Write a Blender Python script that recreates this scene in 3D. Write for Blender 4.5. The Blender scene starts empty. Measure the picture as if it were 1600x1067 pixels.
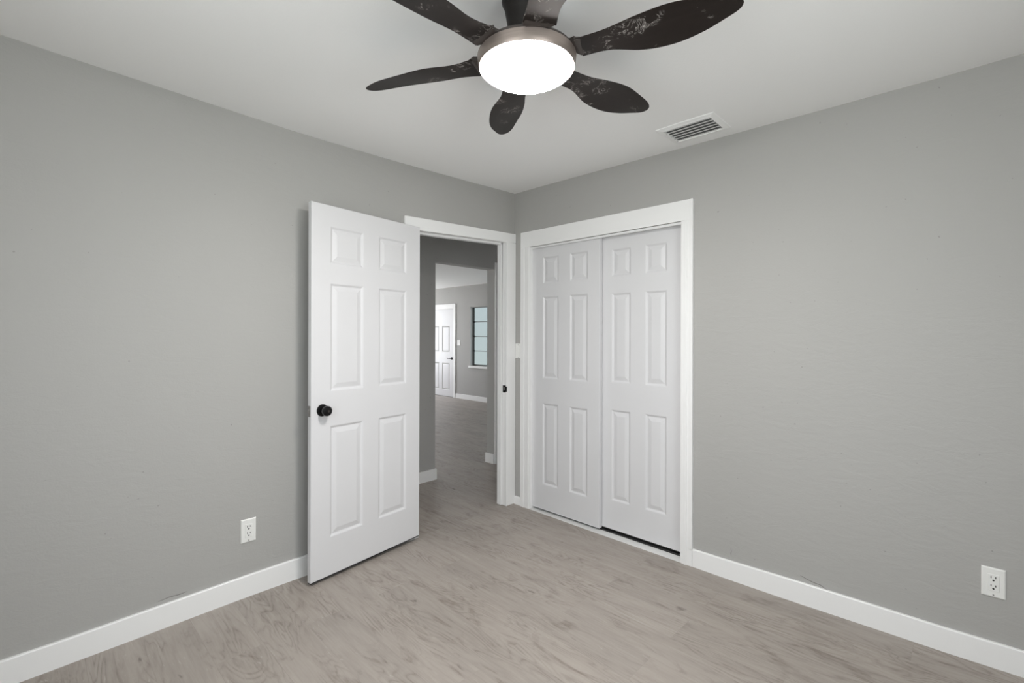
import bpy, math, random
from mathutils import Vector, Matrix
import numpy as np
random.seed(7)
scene = bpy.context.scene
COL = scene.collection

# ------------------------------------------------------------------ camera
F_PX, Y0, TH, ROLL = 744.306, 523.363, math.radians(44.33002), 0.0028
CAM = Vector((-2.723, -2.634, 1.330))
Fv = Vector((math.cos(TH), math.sin(TH), 0)); Rv = Vector((math.sin(TH), -math.cos(TH), 0)); Uv = Vector((0, 0, 1))
Xc = Rv*math.cos(ROLL) + Uv*math.sin(ROLL)
Yc = -Rv*math.sin(ROLL) + Uv*math.cos(ROLL)
cd = bpy.data.cameras.new('camera'); cam = bpy.data.objects.new('camera', cd); COL.objects.link(cam)
M = Matrix((Xc, Yc, -Fv)).transposed().to_4x4(); M.translation = CAM
cam.matrix_world = M
cd.sensor_width = 36.0; cd.lens = F_PX*36.0/1600.0
cd.shift_y = -(533.5-Y0)/1600.0
cd.clip_start = 0.02; cd.clip_end = 200
scene.camera = cam

# ------------------------------------------------------------------ world, exposure
scene.view_settings.view_transform = 'Standard'
scene.view_settings.look = 'None'
scene.view_settings.exposure = 0.0
scene.view_settings.gamma = 1.0
scene.view_settings.use_curve_mapping = False
SKY = 8.5
world = bpy.data.worlds.new('sky'); scene.world = world; world.use_nodes = True
wn = world.node_tree; wn.nodes.clear()
wo = wn.nodes.new('ShaderNodeOutputWorld'); bg = wn.nodes.new('ShaderNodeBackground')
tcw = wn.nodes.new('ShaderNodeTexCoord'); sep = wn.nodes.new('ShaderNodeSeparateXYZ'); crw = wn.nodes.new('ShaderNodeValToRGB')
mrw = wn.nodes.new('ShaderNodeMapRange'); mrw.inputs['From Min'].default_value = -1; mrw.inputs['From Max'].default_value = 1
wn.links.new(tcw.outputs['Generated'], sep.inputs[0]); wn.links.new(sep.outputs['Z'], mrw.inputs['Value'])
wn.links.new(mrw.outputs[0], crw.inputs['Fac'])
crw.color_ramp.elements[0].position = 0.47; crw.color_ramp.elements[0].color = (0.99, 1.01, 1.02, 1)
crw.color_ramp.elements[1].position = 0.55; crw.color_ramp.elements[1].color = (0.96, 0.99, 1.05, 1)
wn.links.new(crw.outputs[0], bg.inputs['Color']); bg.inputs['Strength'].default_value = SKY
wn.links.new(bg.outputs[0], wo.inputs['Surface'])
scene.cycles.use_denoising = True
scene.cycles.max_bounces = 12
scene.cycles.diffuse_bounces = 8
scene.cycles.sample_clamp_indirect = 8.0
LAMP = 120.0          # radiance of the fan's opal lens


def portal(name, loc, rot, sx, sy):
    """daylight portal in a window opening (guides sky sampling, gives no light of its own)"""
    l = bpy.data.lights.new(name, 'AREA'); l.shape = 'RECTANGLE'; l.size = sx; l.size_y = sy
    l.cycles.is_portal = True
    o = bpy.data.objects.new(name, l); o.location = loc; o.rotation_euler = rot; COL.objects.link(o)
    return o


portal('daylight_portal', (-2.15, -3.36, 1.50), (math.radians(90), 0, 0), 1.2, 1.2)
portal('daylight_portal', (-3.36, -2.10, 1.50), (math.radians(90), 0, math.radians(-90)), 1.2, 1.2)
portal('daylight_portal', (3.77, 2.95, 1.30), (math.radians(90), 0, math.radians(90)), 3.5, 1.19)
portal('daylight_portal', (2.4, 7.46, 1.25), (math.radians(90), 0, math.radians(180)), 1.6, 1.7)


# ------------------------------------------------------------------ material helpers
class NT:
    def __init__(s, name):
        s.m = bpy.data.materials.new(name); s.m.use_nodes = True
        s.t = s.m.node_tree; s.b = s.t.nodes['Principled BSDF']; s.out = s.t.nodes['Material Output']

    def n(s, typ, **kw):
        nd = s.t.nodes.new(typ)
        for k, v in kw.items():
            if k.startswith('i_'):
                nd.inputs[k[2:].replace('_', ' ')].default_value = v
            else:
                setattr(nd, k, v)
        return nd

    def l(s, a, b): s.t.links.new(a, b)

    def math(s, op, a, b=None, clamp=False):
        nd = s.n('ShaderNodeMath', operation=op); nd.use_clamp = clamp
        for i, v in enumerate((a, b)):
            if v is None: continue
            if isinstance(v, (int, float)): nd.inputs[i].default_value = v
            else: s.l(v, nd.inputs[i])
        return nd.outputs[0]

    def noise(s, vec, scale, detail=2.0, rough=0.5, dist=0.0):
        nd = s.n('ShaderNodeTexNoise'); nd.inputs['Scale'].default_value = scale
        nd.inputs['Detail'].default_value = detail; nd.inputs['Roughness'].default_value = rough
        nd.inputs['Distortion'].default_value = dist
        s.l(vec, nd.inputs['Vector']); return nd.outputs['Fac']

    def mapping(s, vec, scale=(1, 1, 1), loc=(0, 0, 0), rot=(0, 0, 0)):
        nd = s.n('ShaderNodeMapping'); nd.inputs['Scale'].default_value = scale
        nd.inputs['Location'].default_value = loc; nd.inputs['Rotation'].default_value = rot
        s.l(vec, nd.inputs['Vector']); return nd.outputs[0]

    def ramp(s, fac, stops):
        nd = s.n('ShaderNodeValToRGB'); e = nd.color_ramp.elements
        while len(e) < len(stops): e.new(0.5)
        for i, (p, c) in enumerate(stops):
            e[i].position = p; e[i].color = (c, c, c, 1) if isinstance(c, (int, float)) else (*c, 1)
        s.l(fac, nd.inputs['Fac']); return nd.outputs['Color']

    def mix(s, fac, a, b, blend='MIX'):
        nd = s.n('ShaderNodeMix', data_type='RGBA', blend_type=blend)
        for sock, v in ((nd.inputs[0], fac), (nd.inputs[6], a), (nd.inputs[7], b)):
            if isinstance(v, (int, float)): sock.default_value = v
            elif isinstance(v, tuple): sock.default_value = (*v, 1)
            else: s.l(v, sock)
        return nd.outputs[2]

    def bump(s, h, strength, dist):
        nd = s.n('ShaderNodeBump'); nd.inputs['Strength'].default_value = strength; nd.inputs['Distance'].default_value = dist
        s.l(h, nd.inputs['Height']); s.l(nd.outputs[0], s.b.inputs['Normal'])

    def obj(s): return s.n('ShaderNodeTexCoord').outputs['Object']


def plain(name, col, rough=0.5, metal=0.0, var=0.03, scale=30, bump=0.0):
    k = NT(name); v = k.obj()
    nz = k.noise(v, scale, 3)
    c = k.mix(nz, tuple(x*(1-var) for x in col), tuple(min(1, x*(1+var)) for x in col))
    k.l(c, k.b.inputs['Base Color']); k.b.inputs['Roughness'].default_value = rough; k.b.inputs['Metallic'].default_value = metal
    if bump: k.bump(k.noise(v, scale*4, 3), bump, 0.002)
    return k.m


def wall_material(name, col):
    k = NT(name); v = k.obj()
    big = k.noise(v, 1.7, 2); mid = k.noise(v, 9, 4)
    c = k.mix(big, tuple(x*0.975 for x in col), tuple(x*1.02 for x in col))
    # tiny dark specks
    sp = k.ramp(k.noise(v, 55, 1.0, 0.4), [(0.0, 0.0), (0.78, 0.0), (0.80, 1.0)])
    c = k.mix(k.math('MULTIPLY', sp, 0.35), c, (0.12, 0.11, 0.10))
    k.l(c, k.b.inputs['Base Color']); k.b.inputs['Roughness'].default_value = 0.62
    # trowelled skim coat with broad strokes and a fine orange peel
    st = k.noise(k.mapping(v, (9, 9, 22)), 1.0, 5, 0.6, 0.8)
    peel = k.noise(v, 140, 2)
    h = k.math('ADD', k.math('MULTIPLY', st, 1.0), k.math('MULTIPLY', peel, 0.22))
    h = k.math('ADD', h, k.math('MULTIPLY', mid, 0.5))
    k.bump(h, 0.27, 0.006)
    return k.m


def ceiling_material():
    k = NT('ceiling_paint'); v = k.obj()
    big = k.noise(v, 1.3, 2)
    c = k.mix(big, (0.90, 0.90, 0.90), (0.915, 0.915, 0.91))
    k.l(c, k.b.inputs['Base Color']); k.b.inputs['Roughness'].default_value = 0.8
    h = k.math('ADD', k.noise(v, 110, 3), k.math('MULTIPLY', k.noise(v, 18, 3), 0.5))
    k.bump(h, 0.12, 0.004)
    return k.m


def floor_material():
    k = NT('vinyl_plank'); v = k.obj()
    sx = k.n('ShaderNodeSeparateXYZ'); k.l(v, sx.inputs[0])
    cb = k.n('ShaderNodeCombineXYZ'); k.l(sx.outputs['Y'], cb.inputs['X']); k.l(sx.outputs['X'], cb.inputs['Y'])
    br = k.n('ShaderNodeTexBrick'); k.l(cb.outputs[0], br.inputs['Vector'])
    br.offset = 0.37; br.offset_frequency = 2; br.squash = 1.0
    br.inputs['Color1'].default_value = (0, 0, 0, 1); br.inputs['Color2'].default_value = (1, 1, 1, 1)
    br.inputs['Mortar'].default_value = (0.5, 0.5, 0.5, 1)
    br.inputs['Scale'].default_value = 1.0; br.inputs['Mortar Size'].default_value = 0.0007
    br.inputs['Mortar Smooth'].default_value = 0.3; br.inputs['Bias'].default_value = 0.0
    br.inputs['Brick Width'].default_value = 1.22; br.inputs['Row Height'].default_value = 0.182
    rnd = k.n('ShaderNodeSeparateColor'); k.l(br.outputs['Color'], rnd.inputs[0]); rnd = rnd.outputs[0]
    off = k.n('ShaderNodeCombineXYZ')
    k.l(k.math('MULTIPLY', rnd, 23.0), off.inputs['X']); k.l(k.math('MULTIPLY', rnd, 57.0), off.inputs['Y']); k.l(k.math('MULTIPLY', rnd, 11.0), off.inputs['Z'])
    va = k.n('ShaderNodeVectorMath', operation='ADD'); k.l(v, va.inputs[0]); k.l(off.outputs[0], va.inputs[1]); pv = va.outputs[0]
    # cathedral figure: contour lines of a stretched noise
    stretch = k.mapping(pv, (6.2, 1.3, 1))
    field = k.noise(stretch, 1.0, 3.0, 0.42, 0.7)
    rings = k.math('PINGPONG', k.math('MULTIPLY', field, 38.0), 1.0)
    rings = k.ramp(rings, [(0.0, 1.0), (0.34, 0.30), (1.0, 0.0)])
    rough_edge = k.noise(k.mapping(pv, (75, 14, 1)), 1.0, 3, 0.65)
    rings = k.math('MULTIPLY', rings, k.ramp(rough_edge, [(0.25, 0.1), (0.60, 1.0)]))
    patch = k.ramp(k.noise(k.mapping(pv, (6.5, 2.4, 1)), 1.0, 2, 0.5), [(0.42, 0.0), (0.62, 1.0)])
    fig = k.math('MULTIPLY', rings, patch)
    st1 = k.ramp(k.noise(k.mapping(pv, (85, 5.0, 1)), 1.0, 4, 0.62, 0.4), [(0.42, 0.0), (0.70, 1.0)])
    st2 = k.noise(k.mapping(pv, (13, 2.4, 1)), 1.0, 5, 0.62, 0.6)
    cloud = k.noise(k.mapping(pv, (4, 1.6, 1)), 1.0, 3, 0.5)
    fib = k.ramp(rough_edge, [(0.35, 0.25), (0.65, 1.0)])
    dark = k.math('MULTIPLY', k.ramp(k.noise(k.mapping(pv, (10, 3.4, 1)), 1.0, 5, 0.62, 0.9), [(0.555, 0.0), (0.72, 1.0)]), fib)
    knot = k.math('MULTIPLY', k.ramp(k.noise(k.mapping(pv, (15, 6.5, 1)), 1.0, 2.0, 0.5, 0.8), [(0.715, 0.0), (0.79, 1.0)]), fib)
    pale = k.ramp(k.noise(k.mapping(pv, (70, 16, 1)), 1.0, 3, 0.7, 0.8), [(0.66, 0.0), (0.74, 1.0)])
    c = k.mix(k.ramp(st2, [(0.3, 0.0), (0.74, 1.0)]), (0.376, 0.335, 0.299), (0.296, 0.260, 0.231))
    c = k.mix(k.math('MULTIPLY', cloud, 0.5), c, (0.37, 0.338, 0.312))
    c = k.mix(k.math('MULTIPLY', st1, 0.24), c, (0.225, 0.193, 0.170))
    c = k.mix(k.math('MULTIPLY', fig, 0.70), c, (0.165, 0.136, 0.115))
    c = k.mix(k.math('MULTIPLY', dark, 0.95), c, (0.172, 0.143, 0.120))
    c = k.mix(k.math('MULTIPLY', knot, 0.9), c, (0.090, 0.074, 0.064))
    c = k.mix(k.math('MULTIPLY', pale, 0.40), c, (0.52, 0.485, 0.455))
    # per plank tone
    tone = k.math('ADD', 0.945, k.math('MULTIPLY', rnd, 0.11))
    tn = k.n('ShaderNodeCombineColor')
    for i in range(3): k.l(tone, tn.inputs[i])
    c = k.mix(1.0, c, tn.outputs[0], 'MULTIPLY')
    c = k.mix(k.math('MULTIPLY', br.outputs['Fac'], 0.20), c, (0.12, 0.10, 0.09))
    k.l(c, k.b.inputs['Base Color'])
    k.l(k.math('ADD', 0.40, k.math('MULTIPLY', st1, 0.16)), k.b.inputs['Roughness'])
    k.b.inputs['Specular IOR Level'].default_value = 0.4
    h = k.math('SUBTRACT', 0.0, k.math('ADD', k.math('MULTIPLY', st1, 0.5), k.math('ADD', k.math('MULTIPLY', fig, 0.5), k.math('MULTIPLY', br.outputs['Fac'], 1.2))))
    k.bump(h, 0.25, 0.0012)
    return k.m


def blade_material():
    k = NT('blade_espresso'); v = k.obj()
    ri = k.n('ShaderNodeObjectInfo').outputs['Random']
    off = k.n('ShaderNodeCombineXYZ'); k.l(k.math('MULTIPLY', ri, 31.0), off.inputs['X']); k.l(k.math('MULTIPLY', ri, 17.0), off.inputs['Y'])
    va = k.n('ShaderNodeVectorMath', operation='ADD'); k.l(v, va.inputs[0]); k.l(off.outputs[0], va.inputs[1]); pv = va.outputs[0]
    c = k.mix(k.noise(k.mapping(pv, (6, 60, 10)), 1.0, 3), (0.0075, 0.0058, 0.0052), (0.0150, 0.0115, 0.0102))
    # dusty scuffs: contour scribbles inside patches, more of them towards the hub
    sx = k.n('ShaderNodeSeparateXYZ'); k.l(v, sx.inputs[0])
    near = k.n('ShaderNodeMapRange'); k.l(sx.outputs['X'], near.inputs['Value'])
    near.inputs['From Min'].default_value = 0.62; near.inputs['From Max'].default_value = 0.20
    patch = k.ramp(k.math('ADD', k.noise(pv, 11.0, 2, 0.5), k.math('MULTIPLY', near.outputs[0], 0.16)), [(0.64, 0.0), (0.70, 1.0)])
    scr = k.math('PINGPONG', k.math('MULTIPLY', k.noise(pv, 24.0, 4, 0.62, 1.2), 9.0), 1.0)
    scr = k.ramp(scr, [(0.0, 1.0), (0.22, 0.25), (0.4, 0.0)])
    fine = k.ramp(k.noise(k.mapping(pv, (60, 150, 60)), 1.0, 3, 0.7), [(0.45, 0.0), (0.7, 1.0)])
    dust = k.math('MULTIPLY', patch, k.math('MULTIPLY', scr, k.math('ADD', 0.35, fine)), True)
    c = k.mix(k.math('MULTIPLY', dust, 0.75), c, (0.48, 0.44, 0.42))
    k.l(c, k.b.inputs['Base Color'])
    k.l(k.math('ADD', 0.44, k.math('MULTIPLY', dust, 0.4)), k.b.inputs['Roughness'])
    k.b.inputs['Specular IOR Level'].default_value = 0.27
    k.b.inputs['Specular Tint'].default_value = (1.0, 0.88, 0.82, 1)
    return k.m


def brushed(name, col, rough=0.42):
    k = NT(name); v = k.obj()
    nz = k.noise(k.mapping(v, (8, 8, 260)), 1.0, 3, 0.6)
    c = k.mix(nz, tuple(x*0.85 for x in col), tuple(x*1.12 for x in col))
    k.l(c, k.b.inputs['Base Color']); k.b.inputs['Metallic'].default_value = 0.55; k.b.inputs['Roughness'].default_value = rough
    return k.m


def glass_material(name, tint, gloss=0.06, rough=0.02):
    k = NT(name); t = k.t
    t.nodes.remove(k.b)
    tr = k.n('ShaderNodeBsdfTransparent'); tr.inputs[0].default_value = (*tint, 1)
    gl = k.n('ShaderNodeBsdfGlossy'); gl.inputs['Roughness'].default_value = rough
    nz = k.noise(k.obj(), 3.0, 2)
    mx = k.n('ShaderNodeMixShader'); k.l(k.math('MULTIPLY', k.math('ADD', 0.7, k.math('MULTIPLY', nz, 0.6)), gloss), mx.inputs[0])
    k.l(tr.outputs[0], mx.inputs[1]); k.l(gl.outputs[0], mx.inputs[2]); k.l(mx.outputs[0], k.out.inputs['Surface'])
    return k.m


def lens_material():
    k = NT('lit_opal_lens')
    k.b.inputs['Base Color'].default_value = (0.85, 0.84, 0.82, 1)
    nz = k.noise(k.obj(), 8, 1)
    k.l(k.mix(nz, (1.0, 0.968, 0.940), (1.0, 0.972, 0.945)), k.b.inputs['Emission Color'])
    k.b.inputs['Emission Strength'].default_value = LAMP
    return k.m


MAT = dict(
    wall=wall_material('grey_wall_paint', (0.392, 0.386, 0.373)),
    ceiling=ceiling_material(), floor=floor_material(),
    trim=plain('white_trim_gloss', (0.83, 0.828, 0.825), 0.38, 0, 0.015, 6, 0.02),
    door=plain('white_door_paint', (0.675, 0.672, 0.685), 0.42, 0, 0.012, 5, 0.015),
    plastic=plain('white_plastic', (0.78, 0.78, 0.76), 0.35, 0, 0.01, 40),
    slot=plain('dark_slot', (0.012, 0.012, 0.012), 0.6),
    black=plain('black_metal', (0.012, 0.012, 0.013), 0.28, 0.6, 0.05, 60),
    steel=plain('satin_steel', (0.30, 0.29, 0.28), 0.4, 0.8, 0.08, 80),
    vent=plain('grey_white_register', (0.74, 0.74, 0.735), 0.45, 0, 0.05, 60),
    duct=plain('dark_duct', (0.28, 0.28, 0.28), 0.8),
    shade_black=plain('closet_gap_shade', (0.03, 0.03, 0.03), 0.8),  # shade of the closet door gap, put into a colour
    crack=plain('hairline_crack', (0.17, 0.16, 0.15), 0.9),
    blade=blade_material(), bronze=brushed('brushed_bronze', (0.28, 0.232, 0.208)),
    bronze_dark=brushed('dark_bronze', (0.075, 0.063, 0.058), 0.5),
    lens=lens_material(), black_bronze=brushed('blackened_bronze', (0.018, 0.015, 0.014), 0.55),
    alu=plain('grey_window_metal', (0.085, 0.085, 0.08), 0.5, 0.3, 0.1, 50),
    pane=glass_material('frosted_greenish_pane', (0.245, 0.264, 0.263), 0.03, 0.15),
    clear=glass_material('clear_pane', (0.93, 0.95, 0.94)),
    track=plain('painted_floor_track', (0.72, 0.72, 0.71), 0.5, 0, 0.06, 35),
)


# ------------------------------------------------------------------ mesh helpers
class MB:
    def __init__(s): s.v = []; s.f = []; s.smooth = []

    def add(s, verts, faces, smooth=False):
        o = len(s.v); s.v += [tuple(p) for p in verts]
        for f in faces: s.f.append([i+o for i in f]); s.smooth.append(smooth)

    def box(s, x0, x1, y0, y1, z0, z1):
        x0, x1 = min(x0, x1), max(x0, x1); y0, y1 = min(y0, y1), max(y0, y1); z0, z1 = min(z0, z1), max(z0, z1)
        s.add([(x0, y0, z0), (x1, y0, z0), (x1, y1, z0), (x0, y1, z0), (x0, y0, z1), (x1, y0, z1), (x1, y1, z1), (x0, y1, z1)],
              [(0, 3, 2, 1), (4, 5, 6, 7), (0, 1, 5, 4), (1, 2, 6, 5), (2, 3, 7, 6), (3, 0, 4, 7)])

    def hexa(s, p):
        """8 corners ordered as box()"""
        s.add(p, [(0, 3, 2, 1), (4, 5, 6, 7), (0, 1, 5, 4), (1, 2, 6, 5), (2, 3, 7, 6), (3, 0, 4, 7)])

    def sweep(s, rings, closed_ring=True, caps=True, smooth=False):
        n = len(rings[0]); verts = [p for r in rings for p in r]; faces = []
        for i in range(len(rings)-1):
            for j in range(n if closed_ring else n-1):
                a = i*n+j; b = i*n+(j+1) % n
                faces.append((a, b, b+n, a+n))
        if caps:
            faces.append(tuple(range(n-1, -1, -1))); faces.append(tuple(range((len(rings)-1)*n, len(rings)*n)))
        s.add(verts, faces, smooth)

    def lathe(s, prof, seg=64, c=(0, 0, 0), axis='z', smooth=True):
        verts = []; faces = []; n = len(prof)
        for i in range(seg):
            a = 2*math.pi*i/seg
            for r, h in prof:
                p = (r*math.cos(a), r*math.sin(a), h)
                if axis == 'y': p = (p[0], -p[2], p[1])        # axis points to -y
                elif axis == 'x': p = (-p[2], p[0], p[1])
                verts.append((p[0]+c[0], p[1]+c[1], p[2]+c[2]))
        for i in range(seg):
            k = (i+1) % seg
            for j in range(n-1):
                faces.append((i*n+j, k*n+j, k*n+j+1, i*n+j+1))
        s.add(verts, faces, smooth)

    def tube(s, pts, r, seg=8):
        rings = []
        for i, p in enumerate(pts):
            p = Vector(p); a = Vector(pts[max(0, i-1)]); b = Vector(pts[min(len(pts)-1, i+1)])
            d = (b-a).normalized(); u = d.cross(Vector((0.31, 0.2, 0.93))).normalized(); w = d.cross(u)
            rr = r[i] if isinstance(r, (list, tuple)) else r
            rings.append([tuple(p + u*rr*math.cos(2*math.pi*k/seg) + w*rr*math.sin(2*math.pi*k/seg)) for k in range(seg)])
        s.sweep(rings, smooth=True)

    def build(s, name, mat, parent=None, bevel=0.0, loc=None, recalc=True):
        import bmesh
        me = bpy.data.meshes.new(name); me.from_pydata(s.v, [], s.f); me.update()
        bm = bmesh.new(); bm.from_mesh(me)
        bmesh.ops.remove_doubles(bm, verts=bm.verts, dist=1e-6)
        if recalc: bmesh.ops.recalc_face_normals(bm, faces=bm.faces)
        bm.to_mesh(me); bm.free()
        if any(s.smooth):
            me.polygons.foreach_set('use_smooth', [True]*len(me.polygons))
            try: me.set_sharp_from_angle(angle=math.radians(32))
            except Exception: pass
        me.materials.append(MAT[mat] if isinstance(mat, str) else mat)
        o = bpy.data.objects.new(name, me); COL.objects.link(o)
        if parent is not None: o.parent = parent
        if loc is not None: o.location = loc
        if bevel:
            b = o.modifiers.new('bevel', 'BEVEL'); b.width = bevel; b.segments = 2; b.limit_method = 'ANGLE'; b.angle_limit = math.radians(40)
        return o


def tag(o, label=None, cat=None, group=None, kind=None):
    if label: o['label'] = label
    if cat: o['category'] = cat
    if group: o['group'] = group
    if kind: o['kind'] = kind
    return o


def struct(o, label, cat): return tag(o, label, cat, kind='structure')


def empty(name, loc=(0, 0, 0), rot=(0, 0, 0)):
    o = bpy.data.objects.new(name, None); o.location = loc; o.rotation_euler = rot; o.empty_display_size = 0.1
    COL.objects.link(o); return o


def sstep(a, b, x):
    t = min(1, max(0, (x-a)/(b-a))); return t*t*(3-2*t)


# ------------------------------------------------------------------ floor and ceiling (an old house: slightly out of level)
CL = np.array([(-3.40, 2.462), (-2.79, 2.456), (-2.575, 2.448), (-2.07, 2.434), (-1.71, 2.423), (-1.1, 2.424), (-0.433, 2.431), (-0.01, 2.452), (0.0, 2.452)])
CR = np.array([(-3.40, 2.436), (-2.76, 2.434), (-2.54, 2.431), (-2.02, 2.435), (-1.65, 2.439), (-0.367, 2.450), (0.0, 2.452)])
FL = np.array([(-3.40, -0.010), (-2.73, -0.006), (-2.36, 0.001), (-2.07, 0.008), (-1.90, 0.011), (-1.65, 0.012), (-1.2, 0.004), (-0.9, 0.0), (0.0, 0.0)])
FR = np.array([(-3.40, 0.010), (-2.76, 0.007), (-2.55, 0.0), (-2.21, -0.005), (-1.97, -0.010), (-1.66, -0.012), (-1.39, -0.011), (-0.2, -0.010), (0.0, -0.008)])


def prof(tab, t): return float(np.interp(t, tab[:, 0], tab[:, 1]))


def ceil_z(x, y):
    base = 2.44
    a = prof(CL, x)-base; b = prof(CR, y)-base
    wa = math.exp(-(max(0, -y)/0.7)**2); wb = math.exp(-(max(0, -x)/0.7)**2)
    return base + (a*wa + b*wb)/max(1.0, wa+wb)


def floor_z(x, y):
    if x > 0.12 or y > 0.1: return 0.0
    a = prof(FL, min(0, x)); b = prof(FR, min(0, y))
    wa = math.exp(-(max(0, -y)/0.5)**2); wb = math.exp(-(max(0, -x)/0.5)**2)
    if y > 0: wa *= 1-sstep(0, 0.09, y)
    return (a*wa + b*wb)/max(1.0, wa+wb)


def grid(name, xs, ys, fz, mat, flip):
    v = [(x, y, fz(x, y)) for y in ys for x in xs]; n = len(xs); f = []
    for j in range(len(ys)-1):
        for i in range(n-1):
            q = (j*n+i, j*n+i+1, (j+1)*n+i+1, (j+1)*n+i); f.append(q[::-1] if flip else q)
    m = MB(); m.add(v, f, True)
    return m.build(name, mat, recalc=False)


fx = list(np.linspace(-3.36, 0.0, 43)) + [0.05, 0.09, 0.12, 0.7, 2.0, 3.80]
fy = list(np.linspace(-3.36, 0.0, 43)) + [0.045, 0.09, 0.5, 1.0, 3.0, 5.0, 7.5]
floor = struct(grid('floor', fx, fy, floor_z, 'floor', False), 'grey-beige wood plank floor running out through the doorway', 'floor')
ceiling = struct(grid('ceiling', list(np.linspace(-3.36, 0.05, 45)), list(np.linspace(-3.36, 0.05, 45)), ceil_z, 'ceiling', True),
                 'flat white painted bedroom ceiling around the fan', 'ceiling')
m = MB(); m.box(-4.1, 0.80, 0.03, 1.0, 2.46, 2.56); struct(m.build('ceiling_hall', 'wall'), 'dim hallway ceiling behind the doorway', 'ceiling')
m = MB(); m.box(-4.1, 3.85, 1.04, 7.6, 2.345, 2.45); struct(m.build('ceiling_living', 'ceiling'), 'white living room ceiling seen through the doorway', 'ceiling')

# ------------------------------------------------------------------ walls
WT = 0.085
XJ0, XJ1 = -0.912, -0.100           # rough opening of the bedroom doorway


def head_z(x): return 2.014 + (x+0.911)*0.048


m = MB()
m.box(-3.45, XJ0-0.02, 0, WT, -0.03, 2.60); m.box(XJ1+0.015, 0.0, 0, WT, -0.03, 2.60)
h0, h1 = head_z(XJ0-0.02)+0.015, head_z(XJ1+0.015)+0.015
m.hexa([(XJ0-0.02, 0, h0), (XJ1+0.015, 0, h1), (XJ1+0.015, WT, h1), (XJ0-0.02, WT, h0), (XJ0-0.02, 0, 2.6), (XJ1+0.015, 0, 2.6), (XJ1+0.015, WT, 2.6), (XJ0-0.02, WT, 2.6)])
wall_left = struct(m.build('wall_left', 'wall'), 'grey painted wall at left holding the open doorway', 'wall')
CY0, CY1, CZ = -0.175, -1.380, 2.005    # closet opening
m = MB()
m.box(0, 0.10, CY0+0.01, WT, -0.03, 2.6); m.box(0, 0.10, -3.45, CY1-0.012, -0.03, 2.6); m.box(0, 0.10, CY1-0.012, CY0+0.01, CZ+0.012, 2.6)
wall_right = struct(m.build('wall_right', 'wall'), 'grey painted wall at right holding the sliding closet doors', 'wall')
# closet box behind the doors
m = MB(); m.box(0.62, 0.66, -1.8, 0.0, -0.03, 2.6); m.box(0.10, 0.62, -1.84, -1.80, -0.03, 2.6); m.box(0.10, 0.68, 0.0, WT, -0.03, 2.6); m.box(0.1, 0.66, -1.84, 0.0, 2.46, 2.52)
struct(m.build('wall_closet', 'wall'), 'wall of the closet interior behind the sliding doors', 'wall')
# walls behind the camera, one with the daylight window, one with an added fill opening
WX0, WX1, WZ0, WZ1 = -2.75, -1.55, 0.90, 2.10
VY0, VY1 = -2.70, -1.50
m = MB()
m.box(-3.47, -3.36, -3.47, VY0, -0.03, 2.6); m.box(-3.47, -3.36, VY1, WT, -0.03, 2.6)
m.box(-3.47, -3.36, VY0, VY1, -0.03, WZ0); m.box(-3.47, -3.36, VY0, VY1, WZ1, 2.6)
struct(m.build('wall_rear', 'wall'), 'grey wall behind the viewer opposite the closet', 'wall')
m = MB()
m.box(-3.36, WX0, -3.46, -3.36, -0.03, 2.6); m.box(WX1, 0.1, -3.46, -3.36, -0.03, 2.6)
m.box(WX0, WX1, -3.46, -3.36, -0.03, WZ0); m.box(WX0, WX1, -3.46, -3.36, WZ1, 2.6)
struct(m.build('wall_window', 'wall'), 'grey wall behind the viewer holding the bedroom window', 'wall')
# hallway
HY = 0.935; HT = 0.11; OX0, OX1, OZ = -0.080, 0.670, 2.008
m = MB()
m.box(-4.1, OX0, HY, HY+HT, -0.03, 2.6); m.box(OX1, 3.85, HY, HY+HT, -0.03, 2.6); m.box(OX0, OX1, HY, HY+HT, OZ, 2.6)
struct(m.build('wall_hall', 'wall'), 'shaded grey hallway wall with a wide opening, seen through the doorway', 'wall')
m = MB(); m.box(0.705, 0.78, WT, HY, -0.03, 2.6); struct(m.build('wall_hall_end', 'wall'), 'end wall of the hallway beyond the door jamb', 'wall')
m = MB(); m.box(-4.1, -4.0, WT, HY, -0.03, 2.6); struct(m.build('wall_hall_rear', 'wall'), 'far left end wall of the hallway behind the open door', 'wall')
# living room
FX = 3.65; LY0, LY1, LZ0, LZ1 = 1.20, 4.784, 0.705, 1.893
m = MB()
m.box(FX, FX+0.12, HY, LY0, -0.03, 2.6); m.box(FX, FX+0.12, LY1, 7.6, -0.03, 2.6)
m.box(FX, FX+0.12, LY0, LY1, -0.03, LZ0); m.box(FX, FX+0.12, LY0, LY1, LZ1, 2.6)
struct(m.build('wall_living', 'wall'), 'far grey living room wall with white door and window', 'wall')
m = MB(); m.box(-4.1, -4.0, HY, 7.6, -0.03, 2.6); struct(m.build('wall_living_left', 'wall'), 'left side wall of the living room out of view', 'wall')
m = MB(); m.box(-4.1, 1.6, 7.4, 7.5, -0.03, 2.6); m.box(3.2, 3.85, 7.4, 7.5, -0.03, 2.6); m.box(1.6, 3.2, 7.4, 7.5, 2.10, 2.6); m.box(1.6, 3.2, 7.4, 7.5, -0.03, 0.40)
struct(m.build('wall_living_back', 'wall'), 'unseen living room wall with an opening added for fill daylight', 'wall')  # unseen opening, added and sized to brighten the living room


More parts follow.
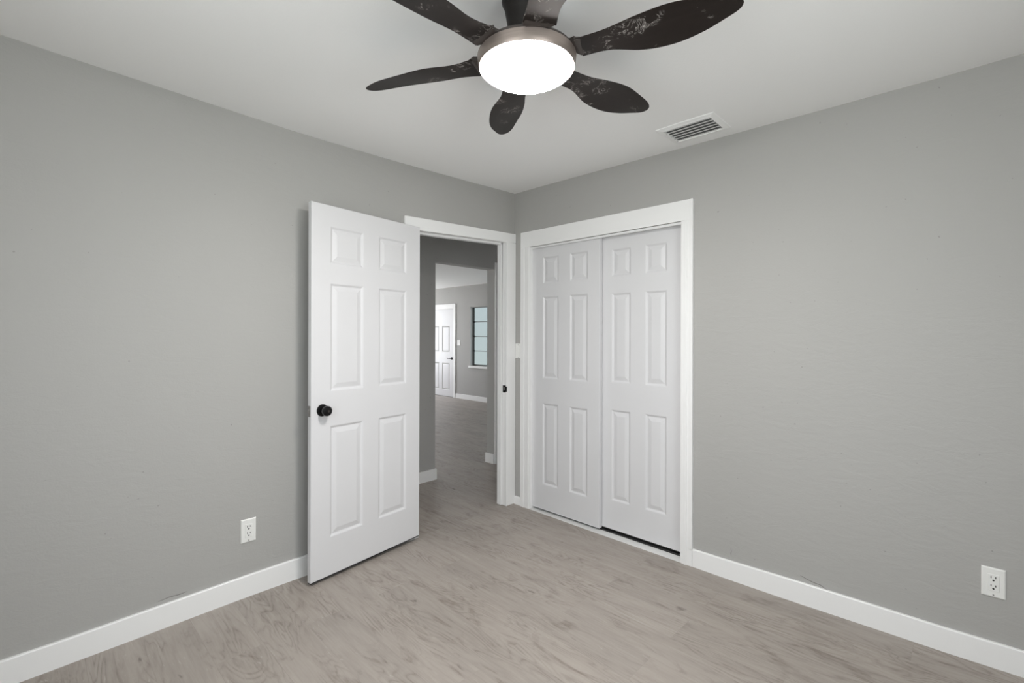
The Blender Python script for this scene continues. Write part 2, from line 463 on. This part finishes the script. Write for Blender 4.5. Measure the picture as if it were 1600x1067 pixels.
# ------------------------------------------------------------------ baseboards
def baseboard(name, pts, label, thick=0.014):
    """pts: list of (x, y, z_bottom, z_top, nx, ny): board face runs along pts, standing off by thick"""
    m = MB(); rings = []
    for x, y, z0, z1, nx, ny in pts:
        f = lambda d, z: (x+nx*d, y+ny*d, z)
        rings.append([f(0, z0), f(thick, z0), f(thick, z1-0.004), f(thick-0.003, z1), f(0, z1)])
    m.sweep(rings)
    return struct(m.build(name, 'trim'), label, 'baseboard')


LT = np.array([(-3.4, 0.090), (-2.784, 0.098), (-2.571, 0.100), (-2.364, 0.107), (-1.898, 0.119), (-1.646, 0.122), (-1.05, 0.112)])
RT = np.array([(-3.4, 0.112), (-2.765, 0.108), (-2.565, 0.102), (-2.286, 0.101), (-1.974, 0.098), (-1.663, 0.092), (-1.45, 0.090)])
baseboard('baseboard_left', [(x, 0, prof(FL, x)-0.003, prof(LT, x), 0, -1) for x in np.linspace(-3.36, -1.023, 24)],
          'white baseboard along the left wall, ending behind the open door')
baseboard('baseboard_right', [(0, y, prof(FR, y)-0.003, prof(RT, y), -1, 0) for y in np.linspace(-3.36, -1.454, 22)],
          'white baseboard along the right wall under the outlet')
baseboard('baseboard_corner', [(0, y, -0.004, 0.058, -1, 0) for y in (-0.002, -0.082)], 'short stub of white baseboard between the two door casings')
m = MB()
m.box(-4.0, OX0+0.013, HY-0.014, HY, -0.003, 0.098); m.box(OX0, OX0+0.013, HY, HY+HT, -0.003, 0.098)
struct(m.build('baseboard_hall_left', 'trim', bevel=0.002), 'white baseboard on the hallway wall left of the opening', 'baseboard')
m = MB()
m.box(OX1-0.013, OX1, HY-0.0, HY+HT+0.012, -0.003, 0.098)
struct(m.build('baseboard_hall_right', 'trim', bevel=0.002), 'white baseboard wrapped round the right side of the hallway opening', 'baseboard')
m = MB(); m.box(FX-0.014, FX, HY+HT, 5.245, -0.003, 0.096)
struct(m.build('baseboard_living', 'trim', bevel=0.002), 'far white baseboard below the living room window', 'baseboard')

# ------------------------------------------------------------------ doorway casing (left wall)
trim1 = struct(empty('trim_1', (-0.5, 0, 0)), 'white flat casing and jamb around the open bedroom doorway', 'door frame')
CT = -0.016                      # face of casing


def world_child(mb, name, mat, root, **kw):
    o = mb.build(name, mat, None, **kw); o.parent = root; o.matrix_parent_inverse = root.matrix_basis.inverted(); return o


def outer_z(x): return 2.093 + (x+1.023)*0.0343


m = MB()   # right leg, mitred to the head by simple butt joint
m.box(-0.102, -0.002, CT, 0.0, -0.002, head_z(-0.06))
world_child(m, 'casing', 'trim', trim1, bevel=0.002)
m = MB(); m.box(-1.023, -0.921, CT, 0, -0.002, head_z(-0.95)); world_child(m, 'casing', 'trim', trim1, bevel=0.002)
m = MB()
xa, xb = -1.023, -0.002
m.hexa([(xa, CT, head_z(xa)), (xb, CT, head_z(xb)), (xb, 0, head_z(xb)), (xa, 0, head_z(xa)), (xa, CT, outer_z(xa)), (xb, CT, outer_z(xb)), (xb, 0, outer_z(xb)), (xa, 0, outer_z(xa))])
world_child(m, 'head_casing', 'trim', trim1, bevel=0.002)
m = MB()   # jambs with door stop
m.box(XJ1, XJ1+0.015, CT+0.004, WT, -0.002, head_z(XJ1)+0.01)
m.box(XJ0-0.02, XJ0, CT+0.004, WT, -0.002, head_z(XJ0)+0.01)
m.hexa([(XJ0-.02, CT+.004, head_z(XJ0)), (XJ1+.015, CT+.004, head_z(XJ1)), (XJ1+.015, WT, head_z(XJ1)), (XJ0-.02, WT, head_z(XJ0)),
        (XJ0-.02, CT+.004, head_z(XJ0)+.015), (XJ1+.015, CT+.004, head_z(XJ1)+.015), (XJ1+.015, WT, head_z(XJ1)+.015), (XJ0-.02, WT, head_z(XJ0)+.015)])
world_child(m, 'jamb', 'trim', trim1)
m = MB()   # stops
m.box(XJ1-0.013, XJ1, 0.034, WT-0.008, -0.002, head_z(XJ1)); m.box(XJ0, XJ0+0.013, 0.034, WT-0.008, -0.002, head_z(XJ0))
m.hexa([(XJ0, .034, head_z(XJ0)-.013), (XJ1, .034, head_z(XJ1)-.013), (XJ1, WT-.008, head_z(XJ1)-.013), (XJ0, WT-.008, head_z(XJ0)-.013),
        (XJ0, .034, head_z(XJ0)), (XJ1, .034, head_z(XJ1)), (XJ1, WT-.008, head_z(XJ1)), (XJ0, WT-.008, head_z(XJ0))])
world_child(m, 'door_stop', 'trim', trim1, bevel=0.0015)
m = MB()
m.box(XJ1-0.0025, XJ1, -0.008, 0.026, 0.880, 0.937); m.box(XJ1-0.004, XJ1, -0.019, -0.006, 0.888, 0.929)
sp = world_child(m, 'strike_plate', 'black', trim1, bevel=0.0015); sp['label'] = 'black strike plate'
m = MB(); m.box(XJ1-0.0032, XJ1-0.002, 0.002, 0.016, 0.897, 0.922)
world_child(m, 'latch_hole', 'steel', sp)

# ------------------------------------------------------------------ closet casing (right wall)
trim2 = struct(empty('trim_2', (0, -0.77, 0)), 'white casing around the closet with sliding doors', 'door frame')
m = MB(); m.box(CT, 0, -0.080, CY0+0.008, -0.012, CZ); m.box(CT-0.004, 0, -0.104, -0.122, -0.012, CZ)
world_child(m, 'casing', 'trim', trim2, bevel=0.002)
m = MB(); m.box(CT, 0, -1.386, -1.453, -0.014, CZ); m.box(CT-0.005, 0, -1.404, -1.420, -0.014, CZ); m.box(CT-0.007, 0, -1.438, -1.455, 0.09, 2.127)
world_child(m, 'casing', 'trim', trim2, bevel=0.002)
m = MB(); m.box(CT, 0, -0.080, -1.4375, CZ, 2.126)
world_child(m, 'head_casing', 'trim', trim2, bevel=0.002)
m = MB()
m.box(CT+0.004, 0.10, CY0, CY0+0.010, -0.012, CZ+0.01); m.box(CT+0.004, 0.10, CY1-0.012, CY1, -0.014, CZ+0.01); m.box(CT+0.004, 0.10, CY1, CY0, CZ, CZ+0.012)
world_child(m, 'jamb', 'trim', trim2)
m = MB(); m.box(0.004, 0.012, CY1, CY0, 1.991, CZ)
world_child(m, 'track_fascia', 'trim', trim2)
m = MB()
m.box(-0.014, 0.050, CY1, CY0, -0.020, -0.005)
trk = m.build('sliding_door_track', 'track', bevel=0.0015)
m = MB(); m.box(0.050, 0.096, CY1, CY0, -0.020, -0.0055); m.box(0.055, 0.058, CY1, CY0, -0.006, 0.001); gch = m.build('closet_shade_strip', 'shade_black', trk); gch['label'] = 'black strip standing for the shade under the closet doors'  # black colour here stands for the shade in the gap below the sliding doors
tag(trk, 'white painted floor track under the sliding closet doors', 'door track')


# ------------------------------------------------------------------ six-panel doors
def panel_rings(u0, u1, w0, w1):
    rings = [(0.0, 0.0), (0.005, 0.0015), (0.012, 0.0075), (0.017, 0.0085), (0.040, 0.0025), (0.044, 0.0018)]
    out = []
    for ins, dep in rings:
        ins = min(ins, (u1-u0)*0.45)
        out.append([(u0+ins, dep, w0+ins), (u1-ins, dep, w0+ins), (u1-ins, dep, w1-ins), (u0+ins, dep, w1-ins)])
    return out


def panel_slab(W, H, T, cols, rows, both=True):
    """slab in local coords: x width, y from 0 (front, facing -y) to T, z up"""
    m = MB(); c = 0.002
    us = sorted({0, c, W-c, W} | {u for p in cols for u in p}); ws = sorted({0, c, H-c, H} | {w for p in rows for w in p})
    def face(sign, y0):
        Y = lambda u, w, d=0: y0 + sign*(d + (c if (u in (0, W) or w in (0, H)) else 0))
        for i in range(len(us)-1):
            for j in range(len(ws)-1):
                u0, u1, w0, w1 = us[i], us[i+1], ws[j], ws[j+1]
                if (u0, u1) in cols and (w0, w1) in rows:
                    rg = panel_rings(u0, u1, w0, w1)
                    for a, b in zip(rg[:-1], rg[1:]):
                        for k in range(4):
                            k2 = (k+1) % 4
                            m.add([(p[0], y0+sign*p[1], p[2]) for p in (a[k], a[k2], b[k2], b[k])], [(0, 1, 2, 3)])
                    m.add([(p[0], y0+sign*p[1], p[2]) for p in rg[-1]], [(0, 1, 2, 3)])
                else:
                    m.add([(u0, Y(u0, w0), w0), (u1, Y(u1, w0), w0), (u1, Y(u1, w1), w1), (u0, Y(u0, w1), w1)], [(0, 1, 2, 3)])
    face(1, 0.0)
    face(-1, T)
    for j in range(len(ws)-1):
        for u in (0, W): m.add([(u, c, ws[j]), (u, T-c, ws[j]), (u, T-c, ws[j+1]), (u, c, ws[j+1])], [(0, 1, 2, 3)])
    for i in range(len(us)-1):
        for w in (0, H): m.add([(us[i], c, w), (us[i], T-c, w), (us[i+1], T-c, w), (us[i+1], c, w)], [(0, 1, 2, 3)])
    return m


# bedroom door: hinged on the left jamb, standing open almost flat against the left wall
TIP = Vector((-1.679, -0.152)); HNG = Vector((-0.930, -0.046))
ang = math.atan2(HNG.y-TIP.y, HNG.x-TIP.x); DW = (HNG-TIP).length; DZ = 0.030; DH = 1.996; DT = 0.030
door = struct(empty('door_1', (TIP.x, TIP.y, DZ), (0, 0, ang)), 'white six-panel bedroom door standing open against the left wall', 'door')
dm = panel_slab(DW, DH, DT, [(0.110, 0.324), (0.430, 0.646)], [(0.203, 0.807), (0.992, 1.578), (1.682, 1.886)])
dm.build('door_panel', 'door', door)
m = MB(); m.box(0.002, DW-0.002, 0.003, DT-0.003, -0.007, 0.0005); sw = m.build('door_shadow_strip', 'slot', door); sw['label'] = 'thin black strip standing for the shadow under the door'  # black strip draws the shadow line below the slab, not a seal
m = MB(); R = 0.0325
m.lathe([(0.0, 0.0), (R, 0.0), (R, 0.004), (R*0.92, 0.008), (R*0.55, 0.011), (0.0, 0.011)], 40, (0.064, 0, 0.897), 'y')
kn = m.build('door_knob', 'black', door); kn['label'] = 'round black door knob'
m = MB()
m.lathe([(0.0, 0.010), (0.012, 0.010), (0.011, 0.022), (0.016, 0.027), (0.0245, 0.033), (0.0275, 0.042), (0.0265, 0.052), (0.021, 0.059), (0.011, 0.062), (0.0, 0.0622)], 40, (0.064, 0, 0.897), 'y')
m.build('knob_grip', 'black', kn)
m = MB(); m.lathe([(0.0, 0.062), (0.006, 0.062), (0.006, 0.0635), (0.0, 0.0635)], 20, (0.064, 0, 0.897), 'y')
m.build('privacy_button', 'bronze_dark', kn)
m = MB(); m.box(-0.0018, 0.001, 0.004, 0.026, 0.869, 0.926)
lp = m.build('latch_plate', 'steel', door, bevel=0.0008); lp['label'] = 'satin steel latch plate'
m = MB(); m.hexa([(-0.011, 0.0095, 0.890), (0, 0.0085, 0.888), (0, 0.0205, 0.888), (-0.006, 0.0195, 0.890), (-0.011, 0.0095, 0.905), (0, 0.0085, 0.907), (0, 0.0205, 0.907), (-0.006, 0.0195, 0.905)])
m.build('latch_bolt', 'steel', lp, bevel=0.001)
for hz in (0.20, 1.0, 1.80):
    m = MB(); m.lathe([(0.0, -0.045), (0.006, -0.045), (0.006, 0.045), (0.0, 0.045)], 16, (DW+0.004, 0.024, hz)); m.build('hinge', 'black', door)

# sliding closet doors: local x runs along world -y, front faces -x
RR = math.radians(-90)
ROWS_A = [(0.188, 0.806), (0.992, 1.610), (1.708, 1.910)]
d2 = struct(empty('door_2', (0.020, -0.168, 0.011), (0, 0, RR)), 'left white six-panel sliding closet door, the one in front', 'door')
panel_slab(0.622, 2.015, 0.034, [(0.111, 0.263), (0.366, 0.523)], ROWS_A).build('door_panel', 'door', d2)
d3 = struct(empty('door_3', (0.060, -0.752, 0.016), (0, 0, RR)), 'right white six-panel sliding closet door, set behind the left one', 'door')
panel_slab(0.628, 2.005, 0.034, [(0.107, 0.253), (0.358, 0.506)], [(0.196, 0.812), (0.994, 1.598), (1.712, 1.896)]).build('door_panel', 'door', d3)


# ------------------------------------------------------------------ outlets and switches
def plate(m, w, h, t):
    b = 0.004
    m.sweep([[(-w/2, 0, -h/2), (w/2, 0, -h/2), (w/2, 0, h/2), (-w/2, 0, h/2)],
             [(-w/2, -t*0.55, -h/2), (w/2, -t*0.55, -h/2), (w/2, -t*0.55, h/2), (-w/2, -t*0.55, h/2)],
             [(-w/2+b, -t, -h/2+b), (w/2-b, -t, -h/2+b), (w/2-b, -t, h/2-b), (-w/2+b, -t, h/2-b)]])


def outlet(loc, rz, label):
    o = tag(empty('wall_outlet', loc, (0, 0, rz)), label, 'outlet', 'duplex outlets on the bedroom walls')
    m = MB(); plate(m, 0.070, 0.1165, 0.0065); m.build('cover_plate', 'plastic', o)
    m = MB(); m.box(-0.0168, 0.0168, -0.0085, -0.006, -0.0335, 0.0335); r = m.build('receptacle', 'plastic', o, bevel=0.0012)
    for zc in (0.0165, -0.0165):
        m = MB()
        m.box(-0.0080, -0.0052, -0.0088, -0.008, zc+0.001, zc+0.010); m.box(0.0052, 0.0080, -0.0088, -0.008, zc+0.001, zc+0.009)
        m.lathe([(0.0, 0.0078), (0.0034, 0.0078), (0.0034, 0.0088), (0.0, 0.0088)], 14, (0, 0, zc-0.0065), 'y', False)
        s = m.build('socket_slots', 'slot', r)
    for zc in (-0.0485,):
        m = MB(); m.lathe([(0.0, 0.006), (0.003, 0.006), (0.0028, 0.0072), (0.0, 0.0074)], 14, (0, 0, zc), 'y'); m.build('screw', 'steel', o)
    return o


outlet((-1.930, 0.0, 0.340), 0, 'white duplex outlet low on the left wall beside the open door')
outlet((0.0, -2.682, 0.342), RR, 'white duplex outlet low on the right wall above the baseboard')


def switch(loc, rz, w, label, rocker=True):
    o = tag(empty('light_switch', loc, (0, 0, rz)), label, 'light switch')
    m = MB(); plate(m, w, 0.1165, 0.0065); m.build('cover_plate', 'plastic', o)
    m = MB(); m.hexa([(-0.0165, -0.0065, -0.033), (0.0165, -0.0065, -0.033), (0.0165, -0.006, -0.033), (-0.0165, -0.006, -0.033),
                      (-0.0165, -0.0105, 0.033), (0.0165, -0.0105, 0.033), (0.0165, -0.006, 0.033), (-0.0165, -0.006, 0.033)])
    m.build('rocker', 'plastic', o, bevel=0.001)
    for zc in (0.0485, -0.0485):
        m = MB(); m.lathe([(0.0, 0.006), (0.003, 0.006), (0.0028, 0.0072), (0.0, 0.0074)], 12, (0, 0, zc), 'y'); m.build('screw', 'steel', o)
    return o


switch((0.0, -0.0475, 1.204), RR, 0.062, 'white rocker light switch squeezed between the two door casings')
switch((FX, 5.150, 1.165), RR, 0.105, 'small white light switch on the far living room wall beside the white door')

# ------------------------------------------------------------------ ceiling register
vx, vy = -0.2165, -1.541
vent = tag(empty('air_vent', (vx, vy, ceil_z(vx, vy))), 'small grey-white slatted air vent on the ceiling near the right wall', 'air vent')
W2, L2 = 0.094, 0.126          # half inner opening (x, y)
m = MB()
rings = []
for e, z in ((0.030, 0.0), (0.028, -0.004), (0.006, -0.008), (0.0, -0.010), (-0.002, -0.004), (-0.002, 0.0)):
    rings.append([(-W2-e, -L2-e, z), (W2+e, -L2-e, z), (W2+e, L2+e, z), (-W2-e, L2+e, z)])
m.sweep(rings, caps=False); m.build('frame', 'ceiling', vent)
m = MB(); m.box(-W2, W2, -L2, L2, -0.0012, -0.0004); m.build('duct_opening', 'duct', vent)
for i in range(6):
    xc = -W2 + 0.014 + i*0.0325
    wdt = 0.0285 if i else 0.034
    m = MB(); rings = []
    for yy in (-L2+0.001, L2-0.001):
        up = [(xc+wdt*(t-0.5)*1.0, yy, -0.0025 - 0.0085*math.sin((1-t)*1.6)) for t in np.linspace(0, 1, 6)]
        rings.append(up + [(x, y, z+0.0012) for x, y, z in reversed(up)])
    m.sweep(rings, smooth=True); m.build('louver', 'vent', vent)

# ------------------------------------------------------------------ ceiling fan
S = 1.07
fc = CAM + S*(Vector((-1.632, -1.629, 2.19)) - CAM)
fan = tag(empty('ceiling_fan', (fc.x, fc.y, fc.z)), 'dark six-blade ceiling fan with a lit round white lens and scuffed propeller blades', 'ceiling fan')
ctop = (ceil_z(fc.x, fc.y)-fc.z)/S
sc = lambda pr: [(r*S, z*S) for r, z in pr]
m = MB(); m.lathe(sc([(0.0, 0.030), (0.052, 0.030), (0.054, 0.045), (0.060, 0.100), (0.070, ctop-0.02), (0.078, ctop-0.004), (0.078, ctop), (0.0, ctop)]), 64)
m.build('canopy', 'black_bronze', fan)
m = MB(); m.lathe(sc([(0.1440, -0.030), (0.1470, -0.0325), (0.1490, -0.030), (0.1515, -0.018), (0.1530, -0.004), (0.1535, 0.001), (0.1515, 0.003), (0.1450, 0.003), (0.1450, -0.020), (0.1440, -0.030)]), 96)
m.build('light_ring', 'bronze', fan)
m = MB(); m.lathe(sc([(0.0, 0.0), (0.146, 0.0), (0.1500, 0.004), (0.1500, 0.009), (0.145, 0.015), (0.120, 0.024), (0.060, 0.034), (0.0, 0.034)]), 96)
m.build('motor_housing', 'bronze_dark', fan)
m = MB()
m.lathe(sc([(0.1443, -0.0285)] + [(0.1443*math.cos(a), -0.0285-0.038*math.sin(a)) for a in np.linspace(0.12, math.pi/2-0.001, 9)] + [(0.0, -0.0665)]), 48)
lens = m.build('light_lens', 'lens', fan); lens['label'] = 'glowing white opal lens'

PHI = 6.1180
KN = np.array([0, .2, .4, .6, .8, .93, 1.0])
TA = np.array([0.061, 0.059, 0.087, 0.091, 0.075, 0.051]); TB = np.array([-0.038, -0.030, -0.038, -0.039, -0.025, -0.012])
SL = np.array([0.041, -0.137, -0.281, -0.187]); DZB = np.array([0.0, 0.012, 0.020, 0.022])
R0, RT_ = 0.15, 0.609


def spline(k, v, x):
    mm = np.gradient(v, k); i = np.clip(np.searchsorted(k, x, side='right')-1, 0, len(k)-2)
    h = k[i+1]-k[i]; t = (x-k[i])/h
    return (2*t**3-3*t**2+1)*v[i]+(t**3-2*t**2+t)*h*mm[i]+(-2*t**3+3*t**2)*v[i+1]+(t**3-t**2)*h*mm[i+1]


mid = 0.5*(TA+TB); mid = np.append(mid, mid[-1]); hw = 0.5*(TA-TB)
fac = lambda x: np.sqrt(np.maximum(1-x**8, 0))
hv = np.append(hw/fac(KN[:6]), 0); hv[6] = hv[5]
ss = np.maximum(1-(1-np.linspace(0, 0.9995, 44))**1.5, 0.028+0.0001*np.arange(44))
MI = spline(KN, mid, ss); WI = spline(KN, hv, ss)*fac(ss)
SLv = spline(np.array([0, .3, .65, 1]), SL, ss); DZv = spline(np.array([0, .4, .7, 1.0]), DZB, ss)
m = MB(); rings = []
for i, s_ in enumerate(ss):
    r = R0+(RT_-R0)*s_
    nchord = 9; low = []; up = []
    for q in np.linspace(-1, 1, nchord):
        t = MI[i]+WI[i]*q; z = SLv[i]*t+DZv[i]
        th = 0.0075*math.sqrt(max(0.04, 1-q*q*0.96))*(1 if s_ < 0.9 else max(0.25, 1-(s_-0.9)*7))
        low.append((r*S, t*S, z*S)); up.append((r*S, t*S, (z+th)*S))
    rings.append(low+up[::-1])
m.sweep(rings, smooth=True)
blade0 = m.build('blade', 'blade', fan)
arm = MB()
def armring(r, wa, wb, z0, z1):
    return [(r*S, wb*S, (0.04*wb+z0)*S), (r*S, wa*S, (0.04*wa+z0)*S), (r*S, wa*S, (0.04*wa+z1)*S), (r*S, wb*S, (0.04*wb+z1)*S)]
arm.sweep([armring(0.100, 0.040, -0.022, 0.003, 0.018), armring(0.148, 0.042, -0.022, 0.002, 0.018), armring(0.161, 0.054, -0.033, -0.001, 0.014), armring(0.168, 0.054, -0.033, 0.000, 0.010), armring(0.190, 0.045, -0.025, 0.006, 0.009)])
arm0 = arm.build('blade_arm', 'bronze_dark', blade0, bevel=0.002)
scr0 = MB(); scr0.lathe([(0.0, 0.0), (0.0035, 0.0), (0.003, -0.002), (0.0, -0.0024)], 14, (0.1535*S, 0.006*S, 0.0030*S))
for i in range(6):
    if i == 0: b, a = blade0, arm0
    else:
        b = blade0.copy(); COL.objects.link(b); b.parent = fan
        a = arm0.copy(); COL.objects.link(a); a.parent = b
    b.rotation_euler = (0, 0, PHI + i*math.pi/3)

# ------------------------------------------------------------------ living room far door, window
d4 = struct(empty('door_4', (FX-0.006, 6.22, 0.012), (0, 0, RR)), 'distant white panelled door in the living room, seen through the doorway', 'door')
panel_slab(0.90, 1.868, 0.030, [(0.130, 0.395), (0.505, 0.770)], [(0.135, 0.715), (0.945, 1.510)]).build('door_panel', 'door', d4)
m = MB(); m.lathe([(0.0, 0.0), (0.026, 0.0), (0.026, 0.008), (0.010, 0.012), (0.009, 0.045), (0.0, 0.045)], 20, (0.845, 0, 0.815), 'y')
m.box(0.735, 0.855, -0.050, -0.036, 0.806, 0.824)
hd = m.build('door_lever', 'black', d4); hd['label'] = 'black lever handle'
trim3 = struct(empty('trim_3', (FX, 5.75, 0)), 'white casing around the distant living room door', 'door frame')
m = MB(); m.box(FX-0.018, FX, 5.249, 5.318, -0.002, 1.990); world_child(m, 'casing', 'trim', trim3, bevel=0.002)
m = MB(); m.box(FX-0.018, FX, 6.222, 6.300, -0.002, 1.990); world_child(m, 'casing', 'trim', trim3, bevel=0.002)
m = MB(); m.box(FX-0.0185, FX, 5.318, 6.222, 1.884, 1.990); world_child(m, 'head_casing', 'trim', trim3, bevel=0.002)
m = MB(); m.box(FX-0.010, FX+0.01, 5.31, 6.23, -0.004, 0.011); world_child(m, 'threshold', 'steel', trim3)


def awning_window(name, label, x, y0, y1, z0, z1, n, pane, sill=True):
    root = struct(empty(name, (x, (y0+y1)/2, z0)), label, 'window')
    fx_ = x+0.080
    m = MB(); t = 0.022
    m.box(fx_-0.02, fx_+0.02, y0, y0+t, z0, z1); m.box(fx_-0.02, fx_+0.02, y1-t, y1, z0, z1)
    m.box(fx_-0.02, fx_+0.02, y0, y1, z1-t*0.5, z1); m.box(fx_-0.02, fx_+0.02, y0, y1, z0, z0+t)
    world_child(m, 'window_frame', 'alu', root)
    hh = (z1-z0)/n
    for i in range(n):
        a, b = z0+i*hh, z0+(i+1)*hh
        m = MB(); m.box(fx_-0.004, fx_+0.001, y0+0.02, y1-0.02, a+0.001, b-0.001); p = world_child(m, 'pane', pane, root)
        if i:
            m = MB(); m.box(fx_-0.022, fx_+0.012, y0+0.02, y1-0.02, a-0.006, a+0.007); world_child(m, 'meeting_rail', 'alu', root)
            m = MB(); m.box(fx_-0.035, fx_-0.014, y1-0.075, y1-0.022, a-0.014, a+0.014); world_child(m, 'hinge_clip', 'slot', root)
    m = MB(); m.box(x-0.002, fx_, y1-0.003, y1+0.0005, z0, z1); world_child(m, 'window_jamb', 'trim', root)
    if sill:
        m = MB(); m.box(x-0.030, x+0.060, y0-0.10, y1+0.034, z0-0.046, z0-0.004); world_child(m, 'window_sill', 'trim', root, bevel=0.003)
    return root


awning_window('window_1', 'distant four-pane awning window with white sill in the living room', FX, LY0, LY1, LZ0, LZ1, 4, 'pane')
# bedroom window behind the viewer
w2 = struct(empty('window_2', (-2.15, -3.41, 0.9)), 'bedroom window behind the viewer that lets in daylight', 'window')
m = MB(); t = 0.04
m.box(WX0, WX0+t, -3.44, -3.40, WZ0, WZ1); m.box(WX1-t, WX1, -3.44, -3.40, WZ0, WZ1); m.box(WX0, WX1, -3.44, -3.40, WZ0, WZ0+t); m.box(WX0, WX1, -3.44, -3.40, WZ1-t, WZ1); m.box(WX0, WX1, -3.44, -3.40, 1.43, 1.47)
world_child(m, 'window_frame', 'trim', w2)
m = MB(); m.box(WX0+t, WX1-t, -3.423, -3.419, WZ0+t, WZ1-t); world_child(m, 'pane', 'clear', w2)

w3 = struct(empty('fill_window', (-3.41, -2.1, 0.9)), 'unseen window behind the viewer opposite the closet, added for fill daylight', 'window')  # unseen window added to fill the bedroom without lighting the hall
m = MB(); m.box(-3.44, -3.40, VY0, VY0+t, WZ0, WZ1); m.box(-3.44, -3.40, VY1-t, VY1, WZ0, WZ1); m.box(-3.44, -3.40, VY0, VY1, WZ0, WZ0+t); m.box(-3.44, -3.40, VY0, VY1, WZ1-t, WZ1); m.box(-3.44, -3.40, VY0, VY1, 1.43, 1.47)
world_child(m, 'window_frame', 'trim', w3)  # frame of the added fill window
m = MB(); m.box(-3.423, -3.419, VY0+t, VY1-t, WZ0+t, WZ1-t); world_child(m, 'pane', 'clear', w3)  # pane of the added fill window

# hallway: casing of a further doorway just past the opening
m = MB(); m.box(OX1+0.003, OX1+0.024, HY-0.016, HY, 0.0, 2.076)
struct(m.build('trim_4', 'trim'), 'thin white casing strip in the hallway right of the opening', 'trim')

# ------------------------------------------------------------------ hairline plaster cracks over the baseboards
def crack(pts, wall, name='crack'):
    m = MB(); m.tube(pts, [0.0006]+[0.0013]*(len(pts)-2)+[0.0006], 6)
    o = m.build(name, 'crack', wall); o['label'] = 'dark hairline crack'; return o


crack([(0, -2.000, .127), (0, -2.011, .126), (0, -2.033, .118), (0, -2.060, .113), (0, -2.087, .112), (0, -2.103, .104), (0, -2.116, .099)], wall_right)
crack([(0, -1.664, .158), (0, -1.668, .143), (0, -1.665, .131), (0, -1.667, .112)], wall_right)
crack([(-2.300, 0, .126), (-2.258, 0, .131), (-2.221, 0, .128), (-2.191, 0, .130)], wall_left)
